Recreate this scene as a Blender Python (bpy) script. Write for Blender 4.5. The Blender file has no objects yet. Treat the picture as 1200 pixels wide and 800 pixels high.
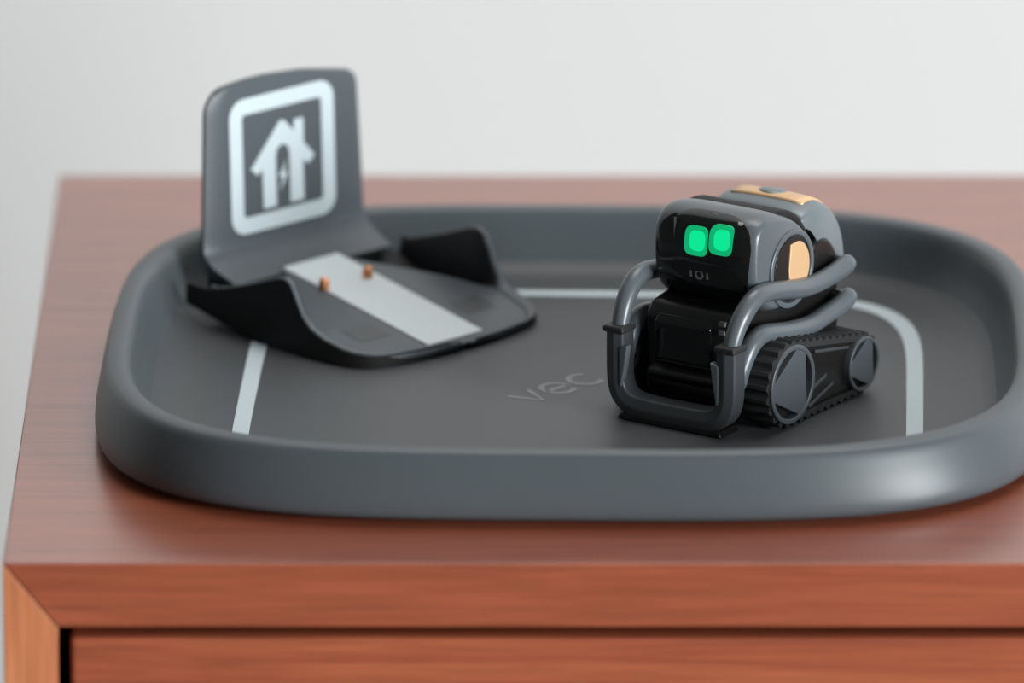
import bpy, bmesh, math, random
from mathutils import Vector, Matrix
random.seed(4)
PI = math.pi
MM = 0.001                       # all shape numbers below are millimetres
scene = bpy.context.scene
COL = scene.collection

# ------------------------------------------------------------------ camera
TH = math.radians(17.0)          # looking down from in front of the cabinet
DIST = 3.6
cd = bpy.data.cameras.new('camera')
cam = bpy.data.objects.new('camera', cd)
COL.objects.link(cam)
cam.location = (0, -DIST * math.cos(TH), DIST * math.sin(TH))
cam.rotation_euler = (PI / 2 - TH, 0, 0)
cd.sensor_width = 36.0
cd.lens = 12384 / 1200 * 36.0
cd.clip_start, cd.clip_end = 0.05, 50
cd.dof.use_dof = True
cd.dof.focus_distance = 3.49
cd.dof.aperture_fstop = 6.0
scene.camera = cam

# ------------------------------------------------------------------ light
w = bpy.data.worlds.new('world')
scene.world = w
w.use_nodes = True
bg = w.node_tree.nodes['Background']
bg.inputs['Color'].default_value = (0.93, 0.97, 1.0, 1)
bg.inputs['Strength'].default_value = 0.12

def area(name, loc, target, sx, sy, power, color):
    ld = bpy.data.lights.new(name, 'AREA')
    ld.shape = 'RECTANGLE'
    ld.size, ld.size_y, ld.energy, ld.color = sx, sy, power, color
    o = bpy.data.objects.new(name, ld)
    COL.objects.link(o)
    o.location = loc
    d = Vector(target) - Vector(loc)
    o.rotation_euler = d.to_track_quat('-Z', 'Y').to_euler()
    return o
# daylight of a window to the right in front, and an added unseen fill light overhead for the flat surfaces
area('window_light', (3.80, -3.30, 0.85), (0.05, -0.05, 0.02), 1.8, 2.2, 400, (0.94, 0.98, 1.0))
area('added_top_fill', (0.3, 0.35, 1.9), (0.1, 0.0, 0), 1.2, 0.8, 15, (1.0, 0.98, 0.95))

vs = scene.view_settings
vs.view_transform = 'Standard'
vs.look = 'None'
vs.exposure = 0.0
vs.gamma = 1.0
vs.use_curve_mapping = False

# ------------------------------------------------------------------ materials
def mat(name, col, rough=0.5, spec=0.5, metal=0.0, bump=0.0, bscale=900, coat=0.0, var=0.0, vscale=60):
    m = bpy.data.materials.new(name)
    m.use_nodes = True
    nt = m.node_tree
    p = nt.nodes['Principled BSDF']
    p.inputs['Base Color'].default_value = (*col, 1)
    p.inputs['Roughness'].default_value = rough
    p.inputs['Specular IOR Level'].default_value = spec
    p.inputs['Metallic'].default_value = metal
    p.inputs['Coat Weight'].default_value = coat
    p.inputs['Coat Roughness'].default_value = 0.08
    tc = nt.nodes.new('ShaderNodeTexCoord')
    if bump:
        n = nt.nodes.new('ShaderNodeTexNoise')
        n.inputs['Scale'].default_value = bscale
        n.inputs['Detail'].default_value = 3
        b = nt.nodes.new('ShaderNodeBump')
        b.inputs['Strength'].default_value = bump
        b.inputs['Distance'].default_value = 0.0003
        nt.links.new(tc.outputs['Object'], n.inputs['Vector'])
        nt.links.new(n.outputs['Fac'], b.inputs['Height'])
        nt.links.new(b.outputs['Normal'], p.inputs['Normal'])
    if var:
        n2 = nt.nodes.new('ShaderNodeTexNoise')
        n2.inputs['Scale'].default_value = vscale
        n2.inputs['Detail'].default_value = 4
        r = nt.nodes.new('ShaderNodeMapRange')
        r.inputs['To Min'].default_value = max(0.0, rough - var)
        r.inputs['To Max'].default_value = rough + var
        nt.links.new(tc.outputs['Object'], n2.inputs['Vector'])
        nt.links.new(n2.outputs['Fac'], r.inputs['Value'])
        nt.links.new(r.outputs['Result'], p.inputs['Roughness'])
    return m

def wood(name, axis, light, mid, dark, rough=0.38, coat=0.0):
    m = bpy.data.materials.new(name)
    m.use_nodes = True
    nt = m.node_tree
    p = nt.nodes['Principled BSDF']
    p.inputs['Roughness'].default_value = rough
    p.inputs['Specular IOR Level'].default_value = 0.5
    p.inputs['Coat Weight'].default_value = coat
    p.inputs['Coat Roughness'].default_value = 0.22
    tc = nt.nodes.new('ShaderNodeTexCoord')
    mp = nt.nodes.new('ShaderNodeMapping')
    sc = [110, 110, 110]
    sc[axis] = 7
    mp.inputs['Scale'].default_value = sc
    nt.links.new(tc.outputs['Object'], mp.inputs['Vector'])
    n = nt.nodes.new('ShaderNodeTexNoise')
    n.inputs['Scale'].default_value = 1.0
    n.inputs['Detail'].default_value = 6
    n.inputs['Roughness'].default_value = 0.6
    n.inputs['Distortion'].default_value = 0.7
    nt.links.new(mp.outputs['Vector'], n.inputs['Vector'])
    cr = nt.nodes.new('ShaderNodeValToRGB')
    e = cr.color_ramp.elements
    e[0].position, e[0].color = 0.30, (*dark, 1)
    e[1].position, e[1].color = 0.72, (*light, 1)
    k = e.new(0.5)
    k.color = (*mid, 1)
    nt.links.new(n.outputs['Fac'], cr.inputs['Fac'])
    # fine pores running with the grain
    mp2 = nt.nodes.new('ShaderNodeMapping')
    sc2 = [700, 700, 700]
    sc2[axis] = 22
    mp2.inputs['Scale'].default_value = sc2
    nt.links.new(tc.outputs['Object'], mp2.inputs['Vector'])
    n2 = nt.nodes.new('ShaderNodeTexNoise')
    n2.inputs['Scale'].default_value = 1.0
    n2.inputs['Detail'].default_value = 3
    nt.links.new(mp2.outputs['Vector'], n2.inputs['Vector'])
    mr = nt.nodes.new('ShaderNodeMapRange')
    mr.inputs['From Min'].default_value = 0.3
    mr.inputs['From Max'].default_value = 0.7
    mr.inputs['To Min'].default_value = 0.78
    mr.inputs['To Max'].default_value = 1.1
    nt.links.new(n2.outputs['Fac'], mr.inputs['Value'])
    mx = nt.nodes.new('ShaderNodeVectorMath')
    mx.operation = 'SCALE'
    nt.links.new(cr.outputs['Color'], mx.inputs[0])
    nt.links.new(mr.outputs['Result'], mx.inputs['Scale'])
    nt.links.new(mx.outputs['Vector'], p.inputs['Base Color'])
    b = nt.nodes.new('ShaderNodeBump')
    b.inputs['Strength'].default_value = 0.08
    b.inputs['Distance'].default_value = 0.0002
    nt.links.new(n2.outputs['Fac'], b.inputs['Height'])
    nt.links.new(b.outputs['Normal'], p.inputs['Normal'])
    return m

def glow(name, col, strength):
    m = mat(name, (0.0, 0.02, 0.01), 0.3)
    p = m.node_tree.nodes['Principled BSDF']
    p.inputs['Emission Color'].default_value = (*col, 1)
    p.inputs['Emission Strength'].default_value = strength
    return m

M = {
    'wall': mat('white_wall_paint', (0.735, 0.74, 0.735), 0.9, 0.2, bump=0.15, bscale=250),
    'floor': wood('floor_boards', 0, (0.32, 0.2, 0.12), (0.26, 0.15, 0.09), (0.18, 0.1, 0.06)),
    'wood_top': wood('reddish_wood_along', 0, (0.40, 0.108, 0.05), (0.345, 0.088, 0.042), (0.275, 0.066, 0.033), 0.30, 0.7),
    'wood_side': wood('light_wood_upright', 2, (0.66, 0.255, 0.115), (0.58, 0.21, 0.092), (0.50, 0.165, 0.07)),
    'wood_drawer': wood('reddish_wood_drawer', 0, (0.42, 0.118, 0.05), (0.36, 0.092, 0.042), (0.28, 0.066, 0.033)),
    'gap': mat('dark_gap', (0.02, 0.012, 0.01), 0.8),
    'tray': mat('dark_grey_tray_plastic', (0.074, 0.088, 0.097), 0.41, 0.5, bump=0.12, bscale=1600),
    'tray_floor': mat('dark_grey_tray_mat', (0.070, 0.075, 0.080), 0.47, 0.45, bump=0.15, bscale=1500),
    'print': mat('pale_grey_print', (0.60, 0.68, 0.71), 0.6, 0.3),
    'text': mat('faint_grey_print', (0.19, 0.20, 0.21), 0.45, 0.5),
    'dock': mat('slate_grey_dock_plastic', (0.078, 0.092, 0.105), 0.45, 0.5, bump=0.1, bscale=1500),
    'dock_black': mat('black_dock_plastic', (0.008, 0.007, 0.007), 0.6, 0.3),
    'dock_well_shade': mat('painted_well_shade', (0.016, 0.016, 0.017), 0.55, 0.3),  # shade of the hollows put into the colour
    'edge': mat('dim_screen_edge', (0.03, 0.03, 0.032), 0.5, 0.2),
    'logo': mat('white_print', (0.58, 0.66, 0.69), 0.5, 0.3),
    'strip': mat('light_grey_strip', (0.70, 0.76, 0.78), 0.5, 0.4),
    'copper': mat('copper_contact', (0.85, 0.36, 0.16), 0.3, 0.5, metal=0.8),
    'black': mat('black_plastic', (0.009, 0.008, 0.008), 0.3, 0.5),
    'gloss': mat('black_glass', (0.006, 0.006, 0.006), 0.06, 0.5),
    'rubber': mat('black_rubber', (0.02, 0.02, 0.021), 0.55, 0.4, bump=0.1, bscale=2000),
    'grey': mat('slate_grey_plastic', (0.096, 0.112, 0.124), 0.29, 0.5, bump=0.05, bscale=2000),
    'greydk': mat('dark_slate_plastic', (0.045, 0.05, 0.055), 0.4, 0.5, bump=0.05, bscale=2000),
    'hub': mat('grey_hub_plastic', (0.066, 0.075, 0.084), 0.4, 0.5),
    'shell': mat('silver_grey_shell', (0.17, 0.2, 0.215), 0.34, 0.5, metal=0.2),
    'gold': mat('satin_gold', (0.78, 0.50, 0.27), 0.38, 0.5, metal=0.35),
    'eye': glow('green_display', (0.0, 0.42, 0.15), 1.0),
    'eyecore': glow('bright_green_display', (0.0, 0.80, 0.29), 1.0),
    'mark': mat('grey_marks', (0.12, 0.12, 0.12), 0.3),
}

# ------------------------------------------------------------------ helpers
def build(name, verts, faces, m, parent=None, smooth=40, bevel=0, seg=3, subsurf=0):
    me = bpy.data.meshes.new(name)
    me.from_pydata([tuple(c * MM for c in v) for v in verts], [], faces)
    bm = bmesh.new()
    bm.from_mesh(me)
    bmesh.ops.remove_doubles(bm, verts=bm.verts, dist=1e-6)
    bmesh.ops.recalc_face_normals(bm, faces=bm.faces)
    bm.to_mesh(me)
    bm.free()
    me.materials.append(M[m])
    if smooth:
        for p in me.polygons:
            p.use_smooth = True
        if not bevel:
            me.set_sharp_from_angle(angle=math.radians(smooth))
    o = bpy.data.objects.new(name, me)
    COL.objects.link(o)
    o.parent = parent
    if bevel:
        b = o.modifiers.new('bevel', 'BEVEL')
        b.width = bevel * MM
        b.segments = seg
        b.limit_method = 'ANGLE'
        b.angle_limit = math.radians(28)
        b.harden_normals = True
    if subsurf:
        s = o.modifiers.new('sub', 'SUBSURF')
        s.levels = s.render_levels = subsurf
    return o

def empty(name, loc, rz=0, parent=None):
    o = bpy.data.objects.new(name, None)
    COL.objects.link(o)
    o.location = [c * MM for c in loc]
    o.rotation_euler = (0, 0, rz)
    o.empty_display_size = 0.02
    o.parent = parent
    return o

def tag(o, label=None, cat=None, group=None, kind=None):
    for k, v in (('label', label), ('category', cat), ('group', group), ('kind', kind)):
        if v:
            o[k] = v
    return o

def box(x0, x1, y0, y1, z0, z1):
    v = [(x, y, z) for x in (x0, x1) for y in (y0, y1) for z in (z0, z1)]
    f = [(0, 1, 3, 2), (4, 6, 7, 5), (0, 4, 5, 1), (2, 3, 7, 6), (0, 2, 6, 4), (1, 5, 7, 3)]
    return v, f

def prism(pts, axis, a0, a1):
    """polygon pts extruded along axis ('x': pts are (y,z); 'y': (x,z); 'z': (x,y))"""
    def pt(p, a):
        return {'x': (a, p[0], p[1]), 'y': (p[0], a, p[1]), 'z': (p[0], p[1], a)}[axis]
    n = len(pts)
    v = [pt(p, a0) for p in pts] + [pt(p, a1) for p in pts]
    f = [tuple(range(n))[::-1], tuple(range(n, 2 * n))]
    f += [(i, (i + 1) % n, n + (i + 1) % n, n + i) for i in range(n)]
    return v, f

def join(*parts):
    V, Fc = [], []
    for v, f in parts:
        k = len(V)
        V += v
        Fc += [tuple(i + k for i in q) for q in f]
    return V, Fc

def catmull(pts, n=8):
    P = [Vector(p) for p in pts]
    P = [2 * P[0] - P[1]] + P + [2 * P[-1] - P[-2]]
    out = []
    for i in range(1, len(P) - 2):
        a, b, c, d = P[i - 1:i + 3]
        for k in range(n):
            t = k / n
            out.append(0.5 * (2 * b + (c - a) * t + (2 * a - 5 * b + 4 * c - d) * t * t + (3 * b - a - 3 * c + d) * t ** 3))
    out.append(P[-2])
    return out

def tube(path, ru, rv, side=Vector((1, 0, 0)), seg=16, cap=True, taper=1.0):
    """sweep an ellipse (ru along `side`, rv across) along path, with rounded ends"""
    path = [Vector(p) for p in path]
    if cap:
        d0 = (path[0] - path[1]).normalized()
        d1 = (path[-1] - path[-2]).normalized()
        r = min(ru, rv)
        pre, post = [], []
        for a in (80, 55, 30):
            a = math.radians(a)
            pre.append((path[0] + d0 * r * math.sin(a), math.cos(a)))
            post.append((path[-1] + d1 * r * math.sin(a), math.cos(a)))
        st = pre + [(p, 1) for p in path] + post[::-1]
    else:
        st = [(p, 1) for p in path]
    V, Fc = [], []
    n = len(st)
    for i, (p, s) in enumerate(st):
        s *= taper + (1 - taper) * min(1.0, i / (0.3 * n))
        t = (st[min(i + 1, n - 1)][0] - st[max(i - 1, 0)][0]).normalized()
        nrm = t.cross(side).normalized()
        sd = nrm.cross(t).normalized()
        for k in range(seg):
            a = 2 * PI * k / seg
            V.append(tuple(p + sd * (ru * s * math.cos(a)) + nrm * (rv * s * math.sin(a))))
    for i in range(n - 1):
        for k in range(seg):
            Fc.append((i * seg + k, i * seg + (k + 1) % seg, (i + 1) * seg + (k + 1) % seg, (i + 1) * seg + k))
    Fc.append(tuple(range(seg))[::-1])
    Fc.append(tuple(range((n - 1) * seg, n * seg)))
    return V, Fc

def sup(a, b, n, t):
    c, s = math.cos(t), math.sin(t)
    return (a * math.copysign(abs(c) ** (2 / n), c), b * math.copysign(abs(s) ** (2 / n), s))

def ring_angles(N):
    return [2 * PI * i / N for i in range(N)]

def disc_x(cy, cz, r, x0, x1, seg=40):
    return prism([(cy + r * math.cos(2 * PI * k / seg), cz + r * math.sin(2 * PI * k / seg)) for k in range(seg)], 'x', x0, x1)

def annulus_x(cy, cz, r0, r1, x0, x1, seg=48):
    V, Fc = [], []
    for r, x in ((r0, x0), (r1, x0), (r1, x1), (r0, x1)):
        V += [(x, cy + r * math.cos(2 * PI * k / seg), cz + r * math.sin(2 * PI * k / seg)) for k in range(seg)]
    for j in range(4):
        for k in range(seg):
            a, b = j * seg, ((j + 1) % 4) * seg
            Fc.append((a + k, a + (k + 1) % seg, b + (k + 1) % seg, b + k))
    return V, Fc

# ------------------------------------------------------------------ setting
FLOOR_Z = -620
o = build('wall_back', *box(-2500, 2500, 850, 890, FLOOR_Z, 2200), 'wall', smooth=0)
tag(o, kind='structure')
o = build('floor', *box(-2500, 2500, -2800, 890, FLOOR_Z - 30, FLOOR_Z), 'floor', smooth=0)
tag(o, kind='structure')

# ------------------------------------------------------------------ cabinet
CX0, CX1, CY0, CY1 = -162.5, 340.0, -242.0, 204.5
CT = 21.5
cab = empty('wooden_cabinet', (CX0, CY0, FLOOR_Z))
tag(cab, 'reddish brown wooden cabinet with mitred front corner, the tray stands on its top', 'cabinet')
def cabpart(name, vf, m, parent=cab, bevel=0.8):
    v, f = vf
    v = [(x - CX0, y - CY0, z - FLOOR_Z) for x, y, z in v]
    return build(name, v, f, m, parent, bevel=bevel, seg=2)
SW = 17.2
cabpart('top_panel', prism([(CX0, 0), (CX1, 0), (CX1 - SW, -CT), (CX0 + SW, -CT)], 'y', CY0, CY1), 'wood_top')
cabpart('side_panel', prism([(CX0, -0.25), (CX0 + SW, -CT - 0.25), (CX0 + SW, FLOOR_Z), (CX0, FLOOR_Z)], 'y', CY0, CY1), 'wood_side', bevel=0.3)
cabpart('side_panel', prism([(CX1, -0.25), (CX1 - SW, -CT - 0.25), (CX1 - SW, FLOOR_Z), (CX1, FLOOR_Z)], 'y', CY0, CY1), 'wood_side', bevel=0.3)
cabpart('back_panel', box(CX0 + SW, CX1 - SW, CY1 - 8, CY1, FLOOR_Z, -CT), 'gap')
cabpart('bottom_panel', box(CX0 + SW, CX1 - SW, CY0, CY1 - 8, FLOOR_Z, FLOOR_Z + 20), 'wood_top')
for zt, zb in ((-25.4, -170), (-174, -318), (-322, -596)):
    d = cabpart('drawer', box(CX0 + SW + 4.2, CX1 - SW - 4.2, CY0 + 1.5, CY0 + 19.5, zb, zt), 'wood_drawer', bevel=1.6)
    cabpart('drawer_box', box(CX0 + SW + 16, CX1 - SW - 16, CY0 + 19.5, CY1 - 20, zb + 8, zt - 14), 'gap', d, bevel=0)

# ------------------------------------------------------------------ tray
TC = (21.0, -58.0)
TROT = math.radians(-1.2)
TA, TB, TN = 159.0, 148.0, 3.45
FZ = 3.0
tray = empty('play_tray', (TC[0], TC[1], 0), TROT)
tag(tray, 'large dark grey rounded tray with raised rim and pale printed outline on the cabinet', 'tray')
prof = [(24, 0.02), (12, 0.02), (11.5, 2.0), (2.0, 2.1), (0.8, 2.8), (0.1, 5), (0.3, 8), (1.0, 12), (2.0, 16), (3.2, 19.8), (3.8, 21.7), (4.5, 23.1), (5.6, 23.9),
        (9.2, 24.1), (10.6, 23.7), (11.7, 22.4), (12.7, 19.5), (14.0, 15), (15.8, 10.5), (18.2, 7)]
N = 160
V, Fc = [], []
for d, z in prof:
    for t in ring_angles(N):
        x, y = sup(TA - d, TB - d, TN + 0.2 * max(0.0, 1 - d / 7), t)
        V.append((x, y, z))
for j in range(len(prof) - 1):
    for k in range(N):
        Fc.append((j * N + k, j * N + (k + 1) % N, (j + 1) * N + (k + 1) % N, (j + 1) * N + k))
Fc.append(tuple(range(N))[::-1])
build('rim', V, Fc, 'tray', tray, smooth=60)
V, Fc = [], []
fprof = [(18.0, 5.2), (18.2, 7), (19.8, 5.7), (21.6, 4.6), (23.6, 3.9), (26, 3.4), (28.5, 3.12), (31, FZ), (31.0, FZ - 1.0)]
for d, z in fprof:
    V += [(*sup(TA - d, TB - d, TN, t), z) for t in ring_angles(N)]
for j in range(len(fprof) - 2):
    for k in range(N):
        Fc.append((j * N + k, j * N + (k + 1) % N, (j + 1) * N + (k + 1) % N, (j + 1) * N + k))
top = (len(fprof) - 2) * N
Fc.append(tuple(range(top, top + N)))
build('tray_floor', V[:top + N], Fc, 'tray_floor', tray, smooth=60)
# printed outline
V, Fc = [], []
RA, RB, RN, RW, RY, RR = 114.2, 122.0, 5.2, 5.6, -14.5, math.radians(-0.9)
ring = [(RA, RB, FZ - 0.1), (RA, RB, FZ + 0.12), (RA - RW, RB - RW, FZ + 0.12), (RA - RW, RB - RW, FZ - 0.1)]
for a, b, z in ring:
    for t in ring_angles(N):
        x, y = sup(a, b, RN, t)
        V.append((2.4 + x * math.cos(RR) - y * math.sin(RR), RY + x * math.sin(RR) + y * math.cos(RR), z))
for j in range(4):
    for k in range(N):
        a, b = j * N, ((j + 1) % 4) * N
        Fc.append((a + k, a + (k + 1) % N, b + (k + 1) % N, b + k))
tag(build('printed_outline', V, Fc, 'print', tray, smooth=30), 'pale grey rounded outline printed on the tray floor')

# lettering printed on the tray floor: each letter is a flat stroke
def arc(cx, cy, rx, ry, a0, a1, n=18):
    return [(cx + rx * math.cos(math.radians(a0 + (a1 - a0) * i / n)), cy + ry * math.sin(math.radians(a0 + (a1 - a0) * i / n))) for i in range(n + 1)]
LET = {
    'v': [[(0, 10), (4.2, 0), (8.4, 10)]],
    'e': [[(0.6, 5.0), (9.4, 5.0)] + arc(5, 5, 4.6, 5, 0, 320)],
    'c': [arc(5, 5, 4.6, 5, 45, 315)],
    't': [[(2.5, 12.5), (2.5, 3), (3.6, 0.6), (6, 0.2)], [(0, 10), (6, 10)]],
    'o': [arc(5, 5, 4.8, 5, 0, 360, 28)],
    'r': [[(0.8, 0), (0.8, 10)], arc(5.2, 5.2, 4.4, 4.6, 180, 75, 8)],
}
def ribbon(pts, wd, z0, z1):
    V, Fc = [], []
    n = len(pts)
    for i, p in enumerate(pts):
        a = Vector(pts[max(i - 1, 0)])
        b = Vector(pts[min(i + 1, n - 1)])
        t = (b - a).normalized()
        nr = Vector((-t.y, t.x)) * wd / 2
        for s, z in ((1, z0), (1, z1), (-1, z1), (-1, z0)):
            V.append((p[0] + s * nr.x, p[1] + s * nr.y, z))
    for i in range(n - 1):
        for k in range(4):
            Fc.append((4 * i + k, 4 * i + (k + 1) % 4, 4 * i + 4 + (k + 1) % 4, 4 * i + 4 + k))
    Fc += [(0, 1, 2, 3), tuple(4 * n - 4 + k for k in (3, 2, 1, 0))]
    return V, Fc
WORD = [('v', 0), ('e', 10.6), ('c', 22.2), ('t', 47), ('o', 55.5), ('r', 68)]
TXO, TXA, TXS = (-13.4, -22.6), math.radians(48), 1.15
for ch, adv in WORD:
    parts = []
    for st in LET[ch]:
        pts = []
        for (px, py) in st:
            x, y = (px + adv) * TXS, py * TXS
            pts.append((TXO[0] + x * math.cos(TXA) - y * math.sin(TXA), TXO[1] + x * math.sin(TXA) + y * math.cos(TXA)))
        parts.append(ribbon(pts, 2.0, FZ - 0.1, FZ + 0.1))
    build('printed_letter', *join(*parts), 'text', tray, smooth=0)

# ------------------------------------------------------------------ charging dock
# local axes: x lateral (to the right of its front), y backwards, z up; origin at the foot of the back plate
DA = math.radians(43)
DO = (-69.0, 37.4, FZ + 0.16)
dock = empty('charging_dock', DO, DA)
tag(dock, 'slate grey charging dock with white house emblem on its upright plate, in the tray', 'charging dock')
# local y = -f (forward f)
def lerp_tab(tab, x):
    if x <= tab[0][0]:
        return tab[0][1]
    for (a, p), (b, q) in zip(tab, tab[1:]):
        if x <= b:
            t = (x - a) / (b - a)
            return p + (q - p) * t
    return tab[-1][1]
ZT = [(-14, 14), (-3, 13.6), (5, 15.2), (20, 20), (33, 24.8), (37, 25.5), (40, 24.2), (43, 19.5), (46, 14.2), (50, 10.8), (56, 8.2), (64, 6.2), (72, 4.8), (83, 3.4)]   # top of the side fins
UT = [(-14, 45.6), (50, 45.6), (58, 44.8), (64, 43.6), (68, 42), (71, 39.5), (73.4, 36), (75.2, 31), (76.6, 23), (77.6, 13), (78, 5)]   # their lateral place
ZP = [(-1, 14.4), (35, 8.9), (60, 5.0), (72, 3.1), (78, 2.6)]                            # platform
NK = [(-1, 14.5), (4, 15.5), (9, 18), (20, 26), (28, 31.5), (35, 35.5), (44, 39.5), (50, 44)]      # where the wheel wells begin
fs = [-1, 1, 3, 6, 9, 13, 17, 21, 25, 29, 33, 35, 37, 38.5, 40, 41.5, 43, 44.5, 46, 48, 50, 53, 56, 60, 64, 66, 68, 70, 71.5, 73, 74.2, 75.2, 76, 76.8, 77.4, 77.8, 78]
def section(f):
    zt, ut, zp, nk = lerp_tab(ZT, f), lerp_tab(UT, f), lerp_tab(ZP, f), lerp_tab(NK, f)
    zt = max(zt, zp + 0.25)
    well = max(0.0, min(1.0, (46 - f) / 14))        # 1 at the back, 0 in front
    zw = zp + (max(1.8, 8.5 - 0.45 * f) - zp) * well
    nk = min(nk, ut - 4.6)
    wi = max(nk, min(nk + 3.0, ut - 4.2))
    half = [(ut, zt - 0.6), (ut - 0.5, zt), (ut - 2.0, zt), (ut - 2.8, zt - 0.8), (ut - 4.0, zw), (wi, zw), (nk, zp - 0.5), (nk - 1.2, zp), (min(12.5, nk - 1.8), zp)]
    return ut, [(max(u, 0.4), z) for u, z in half]
V, Fc = [], []
for f in fs:
    ut, half = section(f)
    zc = lerp_tab(ZP, f)
    tail = 1 - 0.75 * max(0.0, min(1.0, (f - 44) / 6))
    row = [(-u, z) for u, z in half] + [(u, zc + (z - zc) * tail if z > zc else z) for u, z in reversed(half)]
    V += [(u, -f, z) for u, z in row]
n = 18
for j in range(len(fs) - 1):
    for k in range(n - 1):
        Fc.append((j * n + k, j * n + k + 1, (j + 1) * n + k + 1, (j + 1) * n + k))
plat = build('platform', V, Fc, 'dock', dock, smooth=50)
plat.data.materials.append(M['dock_well_shade'])
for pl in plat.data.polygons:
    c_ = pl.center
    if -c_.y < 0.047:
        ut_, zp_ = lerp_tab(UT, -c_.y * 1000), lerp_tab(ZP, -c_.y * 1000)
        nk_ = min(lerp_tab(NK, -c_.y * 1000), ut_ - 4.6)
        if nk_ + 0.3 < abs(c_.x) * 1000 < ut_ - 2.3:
            pl.material_index = 1  # wells and inner fin faces coloured dark as if in shadow
sol = plat.modifiers.new('thick', 'SOLIDIFY')
sol.thickness = 0.0012
sol.offset = -1
# black base: side walls under the fins and round the front edge
for s in (1, -1):
    V, Fc = [], []
    fb = [-13, -10, -6, -3] + fs if s < 0 else [f for f in fs if f >= 3]
    for f in fb:
        ut, zt = lerp_tab(UT, f), max(lerp_tab(ZT, f), 2.4) - 0.7
        if s > 0 and f > 44:
            zc = lerp_tab(ZP, f)
            zt = zc + (zt - zc) * (1 - 0.75 * min(1.0, (f - 44) / 6))
        zlow = max(0.0, (22 - f) / 20) * (3.4 if s < 0 else 5.5)      # clears the curved tray wall
        for du, z in ((0.25, zlow), (0.25, (zt + zlow) * 0.5), (0.1, zt), (-1.5, zt), (-1.5, zlow)):
            V.append((s * max(0.2, ut + du), -f + (0.2 if f == 78 else 0), z))
    for j in range(len(fb) - 1):
        for k in range(5):
            Fc.append((5 * j + k, 5 * j + (k + 1) % 5, 5 * j + 5 + (k + 1) % 5, 5 * j + 5 + k))
    Fc += [(0, 1, 2, 3, 4), tuple(5 * (len(fb) - 1) + k for k in range(5))]
    build('side_wall', V, Fc, 'dock_black', dock, smooth=50)
build('rear_housing', *prism([(-37, 1), (35, 1), (34, 12), (-36, 14)], 'z', 8.5, 13.2), 'dock_black', dock, bevel=1.5)
# upright plate: profile in (y, z) swept across; taper and rounded top corners come from the outline
PF = 11.4            # front plane of the plate
def plate_outline(n=10):
    L0, L1, R0, R1, zb, zl, zr = -37.6, -35.2, 36.4, 34.6, 13.2, 78.5, 74.5
    pts = [(L0 + 2.0, zb), (L0 + 0.4, 17), (L0, 21)]
    r = 10
    for i in range(n + 1):
        a = PI - i * (PI / 2) / n
        pts.append((L1 + r + r * math.cos(a), zl - r + r * math.sin(a)))
    pts.append((-12, zl + 1.0))
    pts.append((10, zl - 0.6))
    r = 6.5
    for i in range(n + 1):
        a = PI / 2 - i * (PI / 2) / n
        pts.append((R1 - r + r * math.cos(a), zr - r + r * math.sin(a)))
    pts += [(R0, 21), (R0 + 0.2, 17), (R0 + 0.4, zb)]
    return pts
out = plate_outline()
def nose(z):          # the foot of the plate sweeps forward into the seat
    t = max(0.0, (23.5 - z) / 10.0)
    return 13.2 * t ** 2.2 if z < 23.5 else 0.0
def span(z):          # lateral limits of the outline at height z
    xs = []
    m = len(out)
    for i in range(m):
        (x0, z0), (x1, z1) = out[i], out[(i + 1) % m]
        if z0 != z1 and min(z0, z1) <= z <= max(z0, z1):
            xs.append(x0 + (x1 - x0) * (z - z0) / (z1 - z0))
    return min(xs), max(xs)
zs = [13.3, 13.7, 14.2, 14.8, 15.5, 16.4, 17.4, 18.6, 20, 21.5, 23.5, 27, 32, 40, 48, 56, 62, 66, 68, 70, 71.5, 73, 74, 75, 76, 77, 78, 78.6, 79.2, 79.5]
zs = [z for z in zs if z < max(p[1] for p in out)]
V, Fc = [], []
cols = [0, 0.04, 0.12, 0.3, 0.5, 0.7, 0.88, 0.96, 1]
LEAN = 0.03
for side in (0, 1):
    for z in zs:
        a, b = span(z)
        for c in cols:
            rnd = 1.0 * (1 - min(1, min(c, 1 - c) / 0.04)) if side == 0 else 0
            y = PF + LEAN * z - (nose(z) if side == 0 else 0) + rnd if side == 0 else PF + LEAN * z + 2.4
            V.append((a + (b - a) * c, y, z))
m, q = len(zs), len(cols)
for side in (0, 1):
    o_ = side * m * q
    for j in range(m - 1):
        for k in range(q - 1):
            Fc.append((o_ + j * q + k, o_ + j * q + k + 1, o_ + (j + 1) * q + k + 1, o_ + (j + 1) * q + k))
for j in range(m - 1):
    for k in (0, q - 1):
        Fc.append((j * q + k, (j + 1) * q + k, m * q + (j + 1) * q + k, m * q + j * q + k))
for k in range(q - 1):
    for j in (0, m - 1):
        Fc.append((j * q + k, j * q + k + 1, m * q + j * q + k + 1, m * q + j * q + k))
plate = build('back_plate', V, Fc, 'dock', dock, smooth=50)
# house emblem: rounded frame, house outline, bolt
EC = (-1.6, 49.0)
def rrect(w_, h_, r, n=8):
    pts = []
    for cx, cz, a0 in ((w_ - r, h_ - r, 0), (-w_ + r, h_ - r, 90), (-w_ + r, -h_ + r, 180), (w_ - r, -h_ + r, 270)):
        for i in range(n + 1):
            a = math.radians(a0 + 90 * i / n)
            pts.append((cx + r * math.cos(a), cz + r * math.sin(a)))
    return pts
def on_plate(x, z, lift):
    zz = EC[1] + z
    return (EC[0] + x, PF + LEAN * zz - lift - nose(zz), zz)
o1, i1 = rrect(23.9, 23.8, 6.5), rrect(18.2, 18.2, 1.6)
k = len(o1)
V = [on_plate(x, z, 0.35) for x, z in o1] + [on_plate(x, z, 0.35) for x, z in i1] + [on_plate(x, z, -0.3) for x, z in o1] + [on_plate(x, z, -0.3) for x, z in i1]
Fc = []
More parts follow.
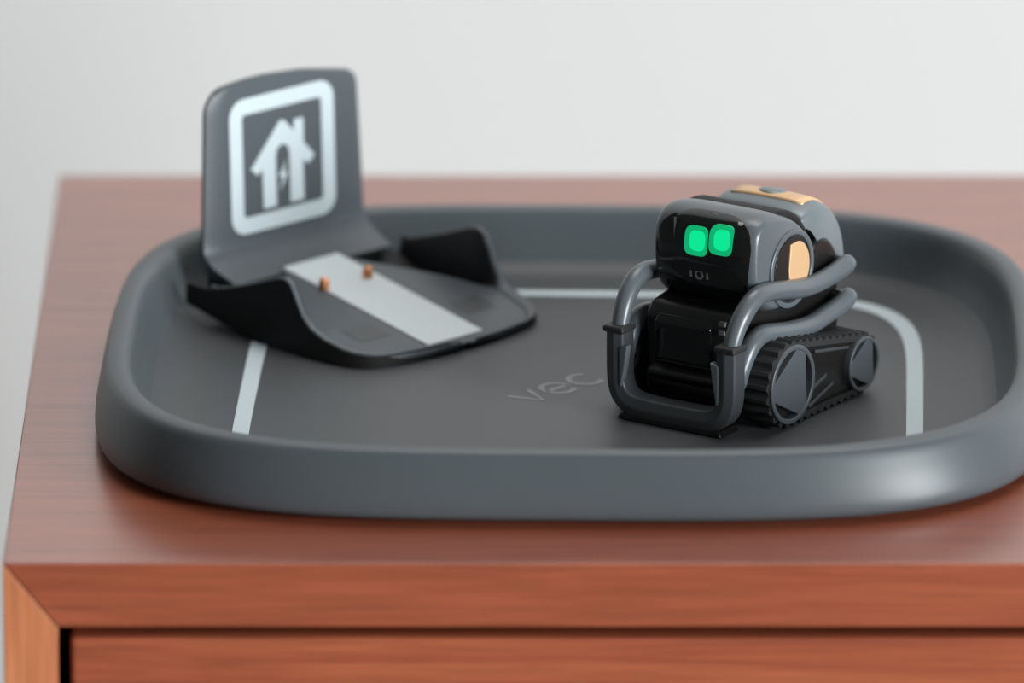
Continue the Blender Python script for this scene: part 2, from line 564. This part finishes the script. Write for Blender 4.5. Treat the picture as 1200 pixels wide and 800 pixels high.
for i in range(k):
    j = (i + 1) % k
    Fc += [(i, j, k + j, k + i), (2 * k + i, 2 * k + j, 3 * k + j, 3 * k + i), (i, j, 2 * k + j, 2 * k + i), (k + i, k + j, 3 * k + j, 3 * k + i)]
tag(build('emblem_frame', V, Fc, 'logo', plate, smooth=0), 'white rounded square frame printed on the plate')
house = [(-14.6, -1.6), (-11.6, -4.2), (-9.4, -2.4), (-9.2, -16.5), (-3.2, -16.5), (-3.2, 1.0), (-2.6, 3.6), (0, 5.0), (2.6, 3.6), (3.2, 1.0), (3.2, -16.5), (9.4, -16.5),
         (9.4, -2.4), (11.8, -4.2), (14.6, -1.6), (9.8, 3.6), (9.8, 12.4), (5.6, 12.4), (5.2, 8.6), (1.4, 12.8), (0, 13.4), (-1.4, 12.8)]
def flat(pts, name, m_, parent):
    kk = len(pts)
    V = [on_plate(x, z, 0.35) for x, z in pts] + [on_plate(x, z, -0.3) for x, z in pts]
    return build(name, V, [tuple(range(kk)), tuple(range(kk, 2 * kk))] + [(i, (i + 1) % kk, kk + (i + 1) % kk, kk + i) for i in range(kk)], m_, parent, smooth=0)
tag(flat(house, 'emblem_house', 'logo', plate), 'white house outline printed on the plate')
flat([(1.6, -1.0), (-2.0, -6.6), (-0.2, -6.6), (-1.4, -11.6), (2.2, -5.4), (0.4, -5.4)], 'emblem_bolt', 'logo', plate)
# pale strip, contacts, recessed pads
V, Fc = [], []
sf = [-0.5, 5, 15, 25, 40, 55, 66, 73.2]
for f in sf:
    z = lerp_tab(ZP, f) + 0.25
    V += [(-12.6, -f, z - 1.2), (-12.6, -f, z), (12.6, -f, z), (12.6, -f, z - 1.2)]
for j in range(len(sf) - 1):
    for k in range(3):
        Fc.append((4 * j + k, 4 * j + k + 1, 4 * j + 5 + k, 4 * j + 4 + k))
Fc += [(0, 1, 2, 3), tuple(4 * (len(sf) - 1) + k for k in range(4))]
tag(build('centre_strip', V, Fc, 'strip', dock, smooth=30), 'light grey strip running down the platform')
for s in (-1, 1):
    V, Fc = [], []
    rr = [(1.8, 8), (1.8, 13.6), (1.5, 14.6), (0.9, 15.1), (0.01, 15.3)]
    for r, z in rr:
        V += [(s * 10.0 - 2.0 + r * math.cos(2 * PI * k / 14), -20 + r * math.sin(2 * PI * k / 14), z) for k in range(14)]
    for j in range(len(rr) - 1):
        for k in range(14):
            Fc.append((j * 14 + k, j * 14 + (k + 1) % 14, (j + 1) * 14 + (k + 1) % 14, (j + 1) * 14 + k))
    tag(build('contact_pin', V, Fc, 'copper', dock, smooth=60), 'copper charging contact')
    u0_, u1_ = sorted((s * 18, s * 31))
    z0_, z1_ = lerp_tab(ZP, 50) + 0.12, lerp_tab(ZP, 60) + 0.12
    build('tread_pad', *prism([(-60, z1_), (-50, z0_), (-50, z0_ - 1), (-60, z1_ - 1)], 'x', u0_, u1_), 'greydk', dock, smooth=0)

# ------------------------------------------------------------------ robot
RO = (72.2, -78.9, FZ + 0.05)
rob = empty('toy_robot', RO, math.radians(-34))
tag(rob, 'small black and grey tracked toy robot with green square eyes and lift arms', 'robot')

# chassis
body = [(-24, 7), (-25, 12), (-24, 16), (-24, 35), (-21, 38.5), (-10, 40), (14, 43), (32, 43), (40, 38), (41.5, 24), (39, 9), (30, 6), (-20, 6)]
ch = build('chassis', *prism(body, 'x', -17.6, 17.6), 'black', rob, bevel=2.0, seg=3)
build('front_ledge', *prism([(-28.6, 15.2), (-28.6, 16.6), (-23, 19), (-23, 11)], 'x', -14, 14), 'black', ch, bevel=0.7)
build('front_panel', *prism([(-25.2, 19.5), (-25.8, 33), (-23, 35.5), (-22, 19)], 'x', -13, 9), 'gloss', ch, bevel=1.0)
for zz in (35.2, 32.2):
    build('sensor', *box(11.6, 14.0, -24.6, -22, zz - 0.8, zz + 0.8), 'mark', ch, bevel=0.3)

# head: a rounded drum lofted across, flat sides, domed crown
HP = [(-14.5, 40.5), (-17.4, 46), (-18.2, 53), (-18, 60), (-16.6, 65.5), (-12.5, 68.8), (-6, 69.6), (2, 68.0), (10, 64.2), (16, 58.8), (19, 53), (18.8, 45.5), (15, 39), (9, 35.2), (0, 34.6), (-8, 36)]
HW = 20.2
PB, PZ = 3.0, 53.0
hp = [tuple(p)[:2] for p in catmull([(*p, 0) for p in HP + [HP[0]]], 5)[:-1]]
def hscale(u):
    q_ = min(1.0, abs(u) / HW)
    return 0.83 + 0.17 * (1 - q_ ** 5.0) ** 0.5
us = [HW * math.sin(PI / 2 * k / 14) for k in range(-14, 15)]
V, Fc = [], []
nh = len(hp)
for uu in us:
    sc_ = hscale(uu)
    V += [(uu + 0.7, PB + (b_ - PB) * sc_, PZ + (z_ - PZ) * sc_) for b_, z_ in hp]
for j in range(len(us) - 1):
    for k in range(nh):
        Fc.append((j * nh + k, j * nh + (k + 1) % nh, (j + 1) * nh + (k + 1) % nh, (j + 1) * nh + k))
Fc += [tuple(range(nh))[::-1], tuple(range((len(us) - 1) * nh, len(us) * nh))]
head = build('head', V, Fc, 'grey', rob, smooth=50)
fr_ = sorted([(z_, b_) for b_, z_ in hp if b_ < -4])
def bfront(u, z):
    sc_ = hscale(u - 0.7)
    zp = PZ + (z - PZ) / sc_
    return PB + (lerp_tab(fr_, zp) - PB) * sc_
def on_face(name, cu, cz, hw, hh, n_, lift, thick, m_, parent, rings=6, N_=48, curve=0.0, shape=False):
    V, Fc = [], []
    def shp(x, z):          # the face panel narrows towards the chin
        if not shape:
            return x, z
        q_ = z / hh
        return (x * (1 - 0.20 * (1 - q_) / 2), z) if x > 0 else (x * (1 - 0.10 * q_ * q_), z)
    for i in range(rings + 1):
        r = 0.001 + i / rings
        for t in ring_angles(N_):
            x, z = shp(*sup(hw * r, hh * r, n_, t))
            V.append((cu + x, bfront(cu + x, cz + z) - lift - curve * (1 - r ** 4), cz + z))
    for t in ring_angles(N_):
        x, z = shp(*sup(hw, hh, n_, t))
        V.append((cu + x, bfront(cu + x, cz + z) + thick, cz + z))
    for j in range(rings + 1):
        for k in range(N_):
            Fc.append((j * N_ + k, j * N_ + (k + 1) % N_, (j + 1) * N_ + (k + 1) % N_, (j + 1) * N_ + k))
    Fc += [tuple(range(N_)), tuple(range((rings + 1) * N_, (rings + 2) * N_))]
    return build(name, V, Fc, m_, parent, smooth=40)
tag(on_face('face_panel', 1.2, 52.6, 19.3, 16.6, 3.6, 0.35, 2.0, 'gloss', head, rings=12, N_=72, curve=0.7, shape=True), 'glossy black face panel')
for cu, ez in ((-0.9, 60.4), (8.6, 62.0)):
    e = on_face('eye', cu, ez, 4.5, 4.9, 4.2, 1.2, 0.6, 'eye', head)
    tag(e, 'glowing green square eye')
    on_face('eye_core', cu + 0.5, ez + 0.2, 3.1, 3.4, 3.0, 1.32, 0.5, 'eyecore', e)
V, Fc = annulus_x(0, 0, 1.0, 1.7, 0, 0.5, 24)
V = [(0.3 + y, bfront(0, 49.0) - 1.15 + x, 49.0 + z) for x, y, z in V]
build('camera_ring', V, Fc, 'mark', head, smooth=30)
for cu in (-2.9, 3.5):
    build('camera_mark', *box(cu - 0.35, cu + 0.35, bfront(0, 49) - 1.15, bfront(0, 49) - 0.4, 47.9, 50.1), 'mark', head)
bx_ = bfront(0, 53) - 1.12
build('screen_edge', *join(box(-10.0, -9.7, bfront(-10, 60) - 0.95, bfront(-10, 60) + 0.4, 54.0, 67), box(-9.4, 9.5, bx_, bx_ + 0.8, 53.2, 53.5)), 'edge', head)

# side discs
DB, DZ = 5.2, 48.6
for s in (1, -1):
    x = lambda a: s * a
    build('side_ring', *annulus_x(DB, DZ, 11.4, 13.4, x(HW - 1) + 0.7, x(HW + 0.8) + 0.7), 'grey', head, bevel=0.6, seg=3)
    dd = build('side_disc', *disc_x(DB, DZ, 11.4, x(HW - 1) + 0.7, x(HW + 0.15) + 0.7), 'rubber', head, bevel=0.2)
    build('side_recess', *disc_x(DB + 0.4, DZ, 10.8, x(HW - 1) + 0.7, x(HW + 0.4) + 0.7), 'black', dd, bevel=0.15)
    seg_ = [(DB - 1.4, DZ + 8.6)] + [(DB + 2.0 + 8.2 * math.cos(a), DZ + 9.0 * math.sin(a)) for a in [PI / 2 - i * PI / 18 for i in range(1, 18)]] + [(DB - 1.4, DZ - 8.6), (DB - 2.4, DZ)]
    tag(build('gold_panel', *prism(seg_, 'x', x(HW - 1) + 0.7, x(HW + 1.0) + 0.7), 'gold', dd, bevel=0.4), 'satin gold half disc on the side of the head')

# rear hump with gold plate
BP = [(16, 62.6), (17.5, 64.4), (21, 65.6), (27, 66.4), (32.5, 65), (38.4, 59.8), (43, 51.5), (45, 42)]
inn = [(36, 41), (29, 43), (27.5, 52), (22.5, 58.5), (17.5, 61)]
hc = [tuple(p)[:2] for p in catmull([(*p, 0) for p in BP], 4)]
hpoly = hc + [tuple(p)[:2] for p in catmull([(*p, 0) for p in inn], 4)]
V, Fc = [], []
us2 = [18.0 * math.sin(PI / 2 * k / 10) for k in range(-10, 11)]
for uu in us2:
    q_ = abs(uu) / 18.0
    k_ = 0.86 + 0.14 * (1 - q_ ** 3.0) ** 0.5
    V += [(uu, 12 + (b_ - 12) * (0.93 + 0.07 * (k_ - 0.86) / 0.14), 48 + (z_ - 48) * k_) for b_, z_ in hpoly]
nh = len(hpoly)
for j in range(len(us2) - 1):
    for k in range(nh):
        Fc.append((j * nh + k, j * nh + (k + 1) % nh, (j + 1) * nh + (k + 1) % nh, (j + 1) * nh + k))
Fc += [tuple(range(nh))[::-1], tuple(range((len(us2) - 1) * nh, len(us2) * nh))]
hump = build('back_shell', V, Fc, 'shell', rob, smooth=45)
ga = [(3 + 19.3 * math.cos(math.radians(a)), 49.2 + 19.0 * math.sin(math.radians(a))) for a in range(105, -35, -10)]
build('neck_gasket', *prism(ga + [(10, 40), (0, 50)], 'x', -17.8, 18.4), 'dock_black', rob, bevel=2.4, seg=3)
V, Fc = [], []
gr = [p for p in hc if 21.2 < p[0] < 39]
for uu in [-14, -11, -7, -2, 3, 8, 11, 14]:
    q_ = abs(uu) / 18.0
    k_ = 0.86 + 0.14 * (1 - q_ ** 3.0) ** 0.5
    for b_, z_ in gr:
        V.append((uu, b_, 48 + (z_ - 48) * k_ + 0.45))
ng = len(gr)
for j in range(7):
    for k in range(ng - 1):
        Fc.append((j * ng + k, j * ng + k + 1, (j + 1) * ng + k + 1, (j + 1) * ng + k))
gp = build('gold_plate', V, Fc, 'gold', hump, smooth=50)
sg = gp.modifiers.new('thick', 'SOLIDIFY')
sg.thickness = 0.0012
sg.offset = -1
tag(gp, 'satin gold plate on top of the back')
V, Fc = [], []
for r, z in ((4.4, 68.0), (4.4, 69.5), (3.8, 70.0), (0.01, 70.1)):
    V += [(-1 + 1.2 * r * math.cos(2 * PI * k / 24), 28.5 + r * math.sin(2 * PI * k / 24), z - 3.1 - 0.12 * r * math.sin(2 * PI * k / 24)) for k in range(24)]
for j in range(3):
    for k in range(24):
        Fc.append((j * 24 + k, j * 24 + (k + 1) % 24, (j + 1) * 24 + (k + 1) % 24, (j + 1) * 24 + k))
build('back_button', V, Fc, 'shell', hump, smooth=50)
hip_ = [(20, 40), (21, 48.5), (25, 53), (31.5, 53), (37, 48), (40, 41), (38, 35.5), (28, 33.5), (22, 35)]
build('hip', *prism([tuple(p)[:2] for p in catmull([(*p, 0) for p in hip_ + hip_[:1]], 4)[:-1]], 'x', -18.5, 18.5), 'black', rob, bevel=2.0, seg=3)

# lift: U bracket
pth = [(-21.9, 30.5), (-21.9, 22), (-21.6, 13), (-19.6, 7.8), (-15.0, 5.2), (-6, 4.6), (6, 4.6), (15.0, 5.2), (19.6, 7.8), (21.6, 13), (21.9, 22), (21.9, 30.5)]
pth = [tuple(p)[:2] for p in catmull([(*p, 0) for p in pth], 4)]
V, Fc = [], []
B0, B1 = -37.2, -29.2
npt = len(pth)
for i, (pu, pz) in enumerate(pth):
    a = Vector(pth[max(i - 1, 0)])
    b = Vector(pth[min(i + 1, npt - 1)])
    t = (b - a).normalized()
    nr = Vector((t.y, -t.x))
    if nr.dot(Vector((pu, pz - 24))) < 0:
        nr = -nr
    hw = 3.5 + 0.4 * max(0, 1 - pz / 12)
    outer, inner = Vector((pu, pz)) + nr * hw, Vector((pu, pz)) - nr * hw
    mid = outer * 0.5 + inner * 0.5
    for q_, bb in ((outer, B1), (outer, B0 + 1.4), (mid, B0), (inner, B0 + 0.9), (inner, B1)):
        V.append((q_.x, bb, q_.y))
for i in range(npt - 1):
    for k in range(5):
        Fc.append((5 * i + k, 5 * i + (k + 1) % 5, 5 * i + 5 + (k + 1) % 5, 5 * i + 5 + k))
Fc += [(0, 1, 2, 3, 4), tuple(5 * npt - 5 + k for k in range(5))]
lift = build('lift_bracket', V, Fc, 'greydk', rob, bevel=0.7, seg=3)
for s in (-1, 1):
    build('post_cap', *box(s * 21.9 - 4.1, s * 21.9 + 4.1, B0 - 0.2, B1 + 0.6, 29.6, 32.0), 'rubber', lift, bevel=0.9)
    build('post_hook', *prism([(s * 19.6, 25), (s * 16.2, 26), (s * 17.2, 19), (s * 18.6, 11.5), (s * 19.6, 11.5)], 'y', B0 + 0.2, B0 + 3), 'grey', lift, bevel=0.6)
build('foot_lip', *prism([(-20.5, 0.3), (20.5, 0.3), (19.5, 2.2), (-19.5, 2.2)], 'y', B0 + 0.8, B1 + 4), 'black', lift, bevel=0.3)

# arms
up = [(-32.6, 28), (-32.2, 31.5), (-29.8, 36.8), (-26, 41.4), (-20.5, 44.8), (-14, 45.4), (-4, 43.8), (8, 41.4), (17, 40.8), (27, 41.4), (36.5, 42.8)]
lo = [(-28.5, 18), (-27, 22.5), (-23.4, 28), (-18.5, 31), (-12.5, 31), (-2, 29), (9, 27.6), (16, 27.4), (24, 28.4), (31, 29.4), (37.4, 31)]
AU = 23.0
for s in (1, -1):
    for pts in (up, lo):
        P3 = [(s * (AU - max(0, -24 - b_) * 0.12), b_, z_) for b_, z_ in pts]
        build('lift_arm', *tube(catmull(P3, 6), 3.3, 3.25, Vector((1, 0, 0)), 18, taper=0.8), 'grey', rob, smooth=60)
    for b_, z_ in ((35.5, 42.6), (36.4, 30.7)):
        build('arm_pivot', *disc_x(b_, z_, 2.8, s * 16, s * AU), 'black', rob)

# tracks
def hull_path(c0, r0, c1, r1, nseg):
    """outline round two circles (front c0,r0; rear c1,r1) as points (b,z)"""
    d = math.hypot(c1[0] - c0[0], c1[1] - c0[1])
    base = math.atan2(c1[1] - c0[1], c1[0] - c0[0])
    al = math.acos((r0 - r1) / d)
    pts = []
    a0, a1 = base + al, base + 2 * PI - al
    arcs0 = [(c0[0] + r0 * math.cos(a0 + (a1 - a0) * i / 60), c0[1] + r0 * math.sin(a0 + (a1 - a0) * i / 60)) for i in range(61)]
    b0, b1 = base - al, base + al
    arcs1 = [(c1[0] + r1 * math.cos(b0 + (b1 - b0) * i / 40), c1[1] + r1 * math.sin(b0 + (b1 - b0) * i / 40)) for i in range(41)]
    raw = arcs0 + arcs1 + [arcs0[0]]
    L = [0]
    for p, q_ in zip(raw, raw[1:]):
        L.append(L[-1] + math.hypot(q_[0] - p[0], q_[1] - p[1]))
    res, j = [], 0
    for i in range(nseg):
        s = L[-1] * i / nseg
        while L[j + 1] < s:
            j += 1
        t = (s - L[j]) / (L[j + 1] - L[j] + 1e-9)
        res.append((raw[j][0] + (raw[j + 1][0] - raw[j][0]) * t, raw[j][1] + (raw[j + 1][1] - raw[j][1]) * t))
    return res
C0, R0, C1, R1 = (-12.4, 15.0), 13.1, (31.8, 10.9), 9.0
NL = 38
for s in (1, -1):
    ui, uo = s * 20.0, (32.4 if s > 0 else -30.0)
    V, Fc = [], []
    n4 = NL * 4
    base = hull_path(C0, R0, C1, R1, n4)
    for i in range(n4):
        p = Vector(base[i])
        a = Vector(base[i - 1])
        b = Vector(base[(i + 1) % n4])
        t = (b - a).normalized()
        nr = Vector((t.y, -t.x))
        cen = Vector(C0) * 0.5 + Vector(C1) * 0.5
        if nr.dot(p - cen) < 0:
            nr = -nr
        h = 1.7 if i % 4 in (0, 1) else 0.5
        po, pi_ = p + nr * h, p - nr * 1.2
        V += [(ui, pi_.x, pi_.y), (uo, pi_.x, pi_.y), (uo - s * 0.2, po.x, po.y), (ui + s * 0.2, po.x, po.y)]
    for i in range(n4):
        j = (i + 1) % n4
        for k in range(4):
            Fc.append((4 * i + k, 4 * i + (k + 1) % 4, 4 * j + (k + 1) % 4, 4 * j + k))
    tr = build('track', V, Fc, 'rubber', rob, smooth=25)
    # cover between the wheels
    inner = hull_path(C0, R0 - 1.3, C1, R1 - 1.3, 60)
    cv = build('track_cover', *prism(inner, 'x', ui, uo - s * 1.2), 'black', tr, bevel=0.6)
    build('cover_rail', *prism([(3, 22.8), (24, 19.0), (24, 18.0), (3, 21.6)], 'x', uo - s * 1.4, uo - s * 0.2), 'greydk', cv, bevel=0.3)
    build('cover_rail', *prism([(0, 4.5), (15, 8.8), (15, 7.8), (0, 3.2)], 'x', uo - s * 1.4, uo - s * 0.5), 'greydk', cv, bevel=0.3)
    build('cover_rail', *prism([(2, 10.4), (11, 12.8), (11, 11.4), (2, 8.8)], 'x', uo - s * 1.4, uo - s * 0.7), 'greydk', cv, bevel=0.3)
    for (cb, cz), r, ph in ((C0, 13.4, 1.1), (C1, 9.3, 1.1)):
        wh = build('wheel_rim', *annulus_x(cb, cz, r * 0.87, r, uo - s * 1.9, uo + s * 1.2), 'hub', tr, bevel=0.5, seg=3)
        tri = []
        for k3 in range(3):
            a = ph + k3 * 2 * PI / 3
            for da in (-0.24, -0.12, 0, 0.12, 0.24):
                tri.append((cb + r * 0.9 * math.cos(a + da), cz + r * 0.9 * math.sin(a + da)))
        build('wheel_hub', *prism(tri, 'x', uo - s * 1.6, uo + s * 0.9), 'hub', wh, bevel=0.4)
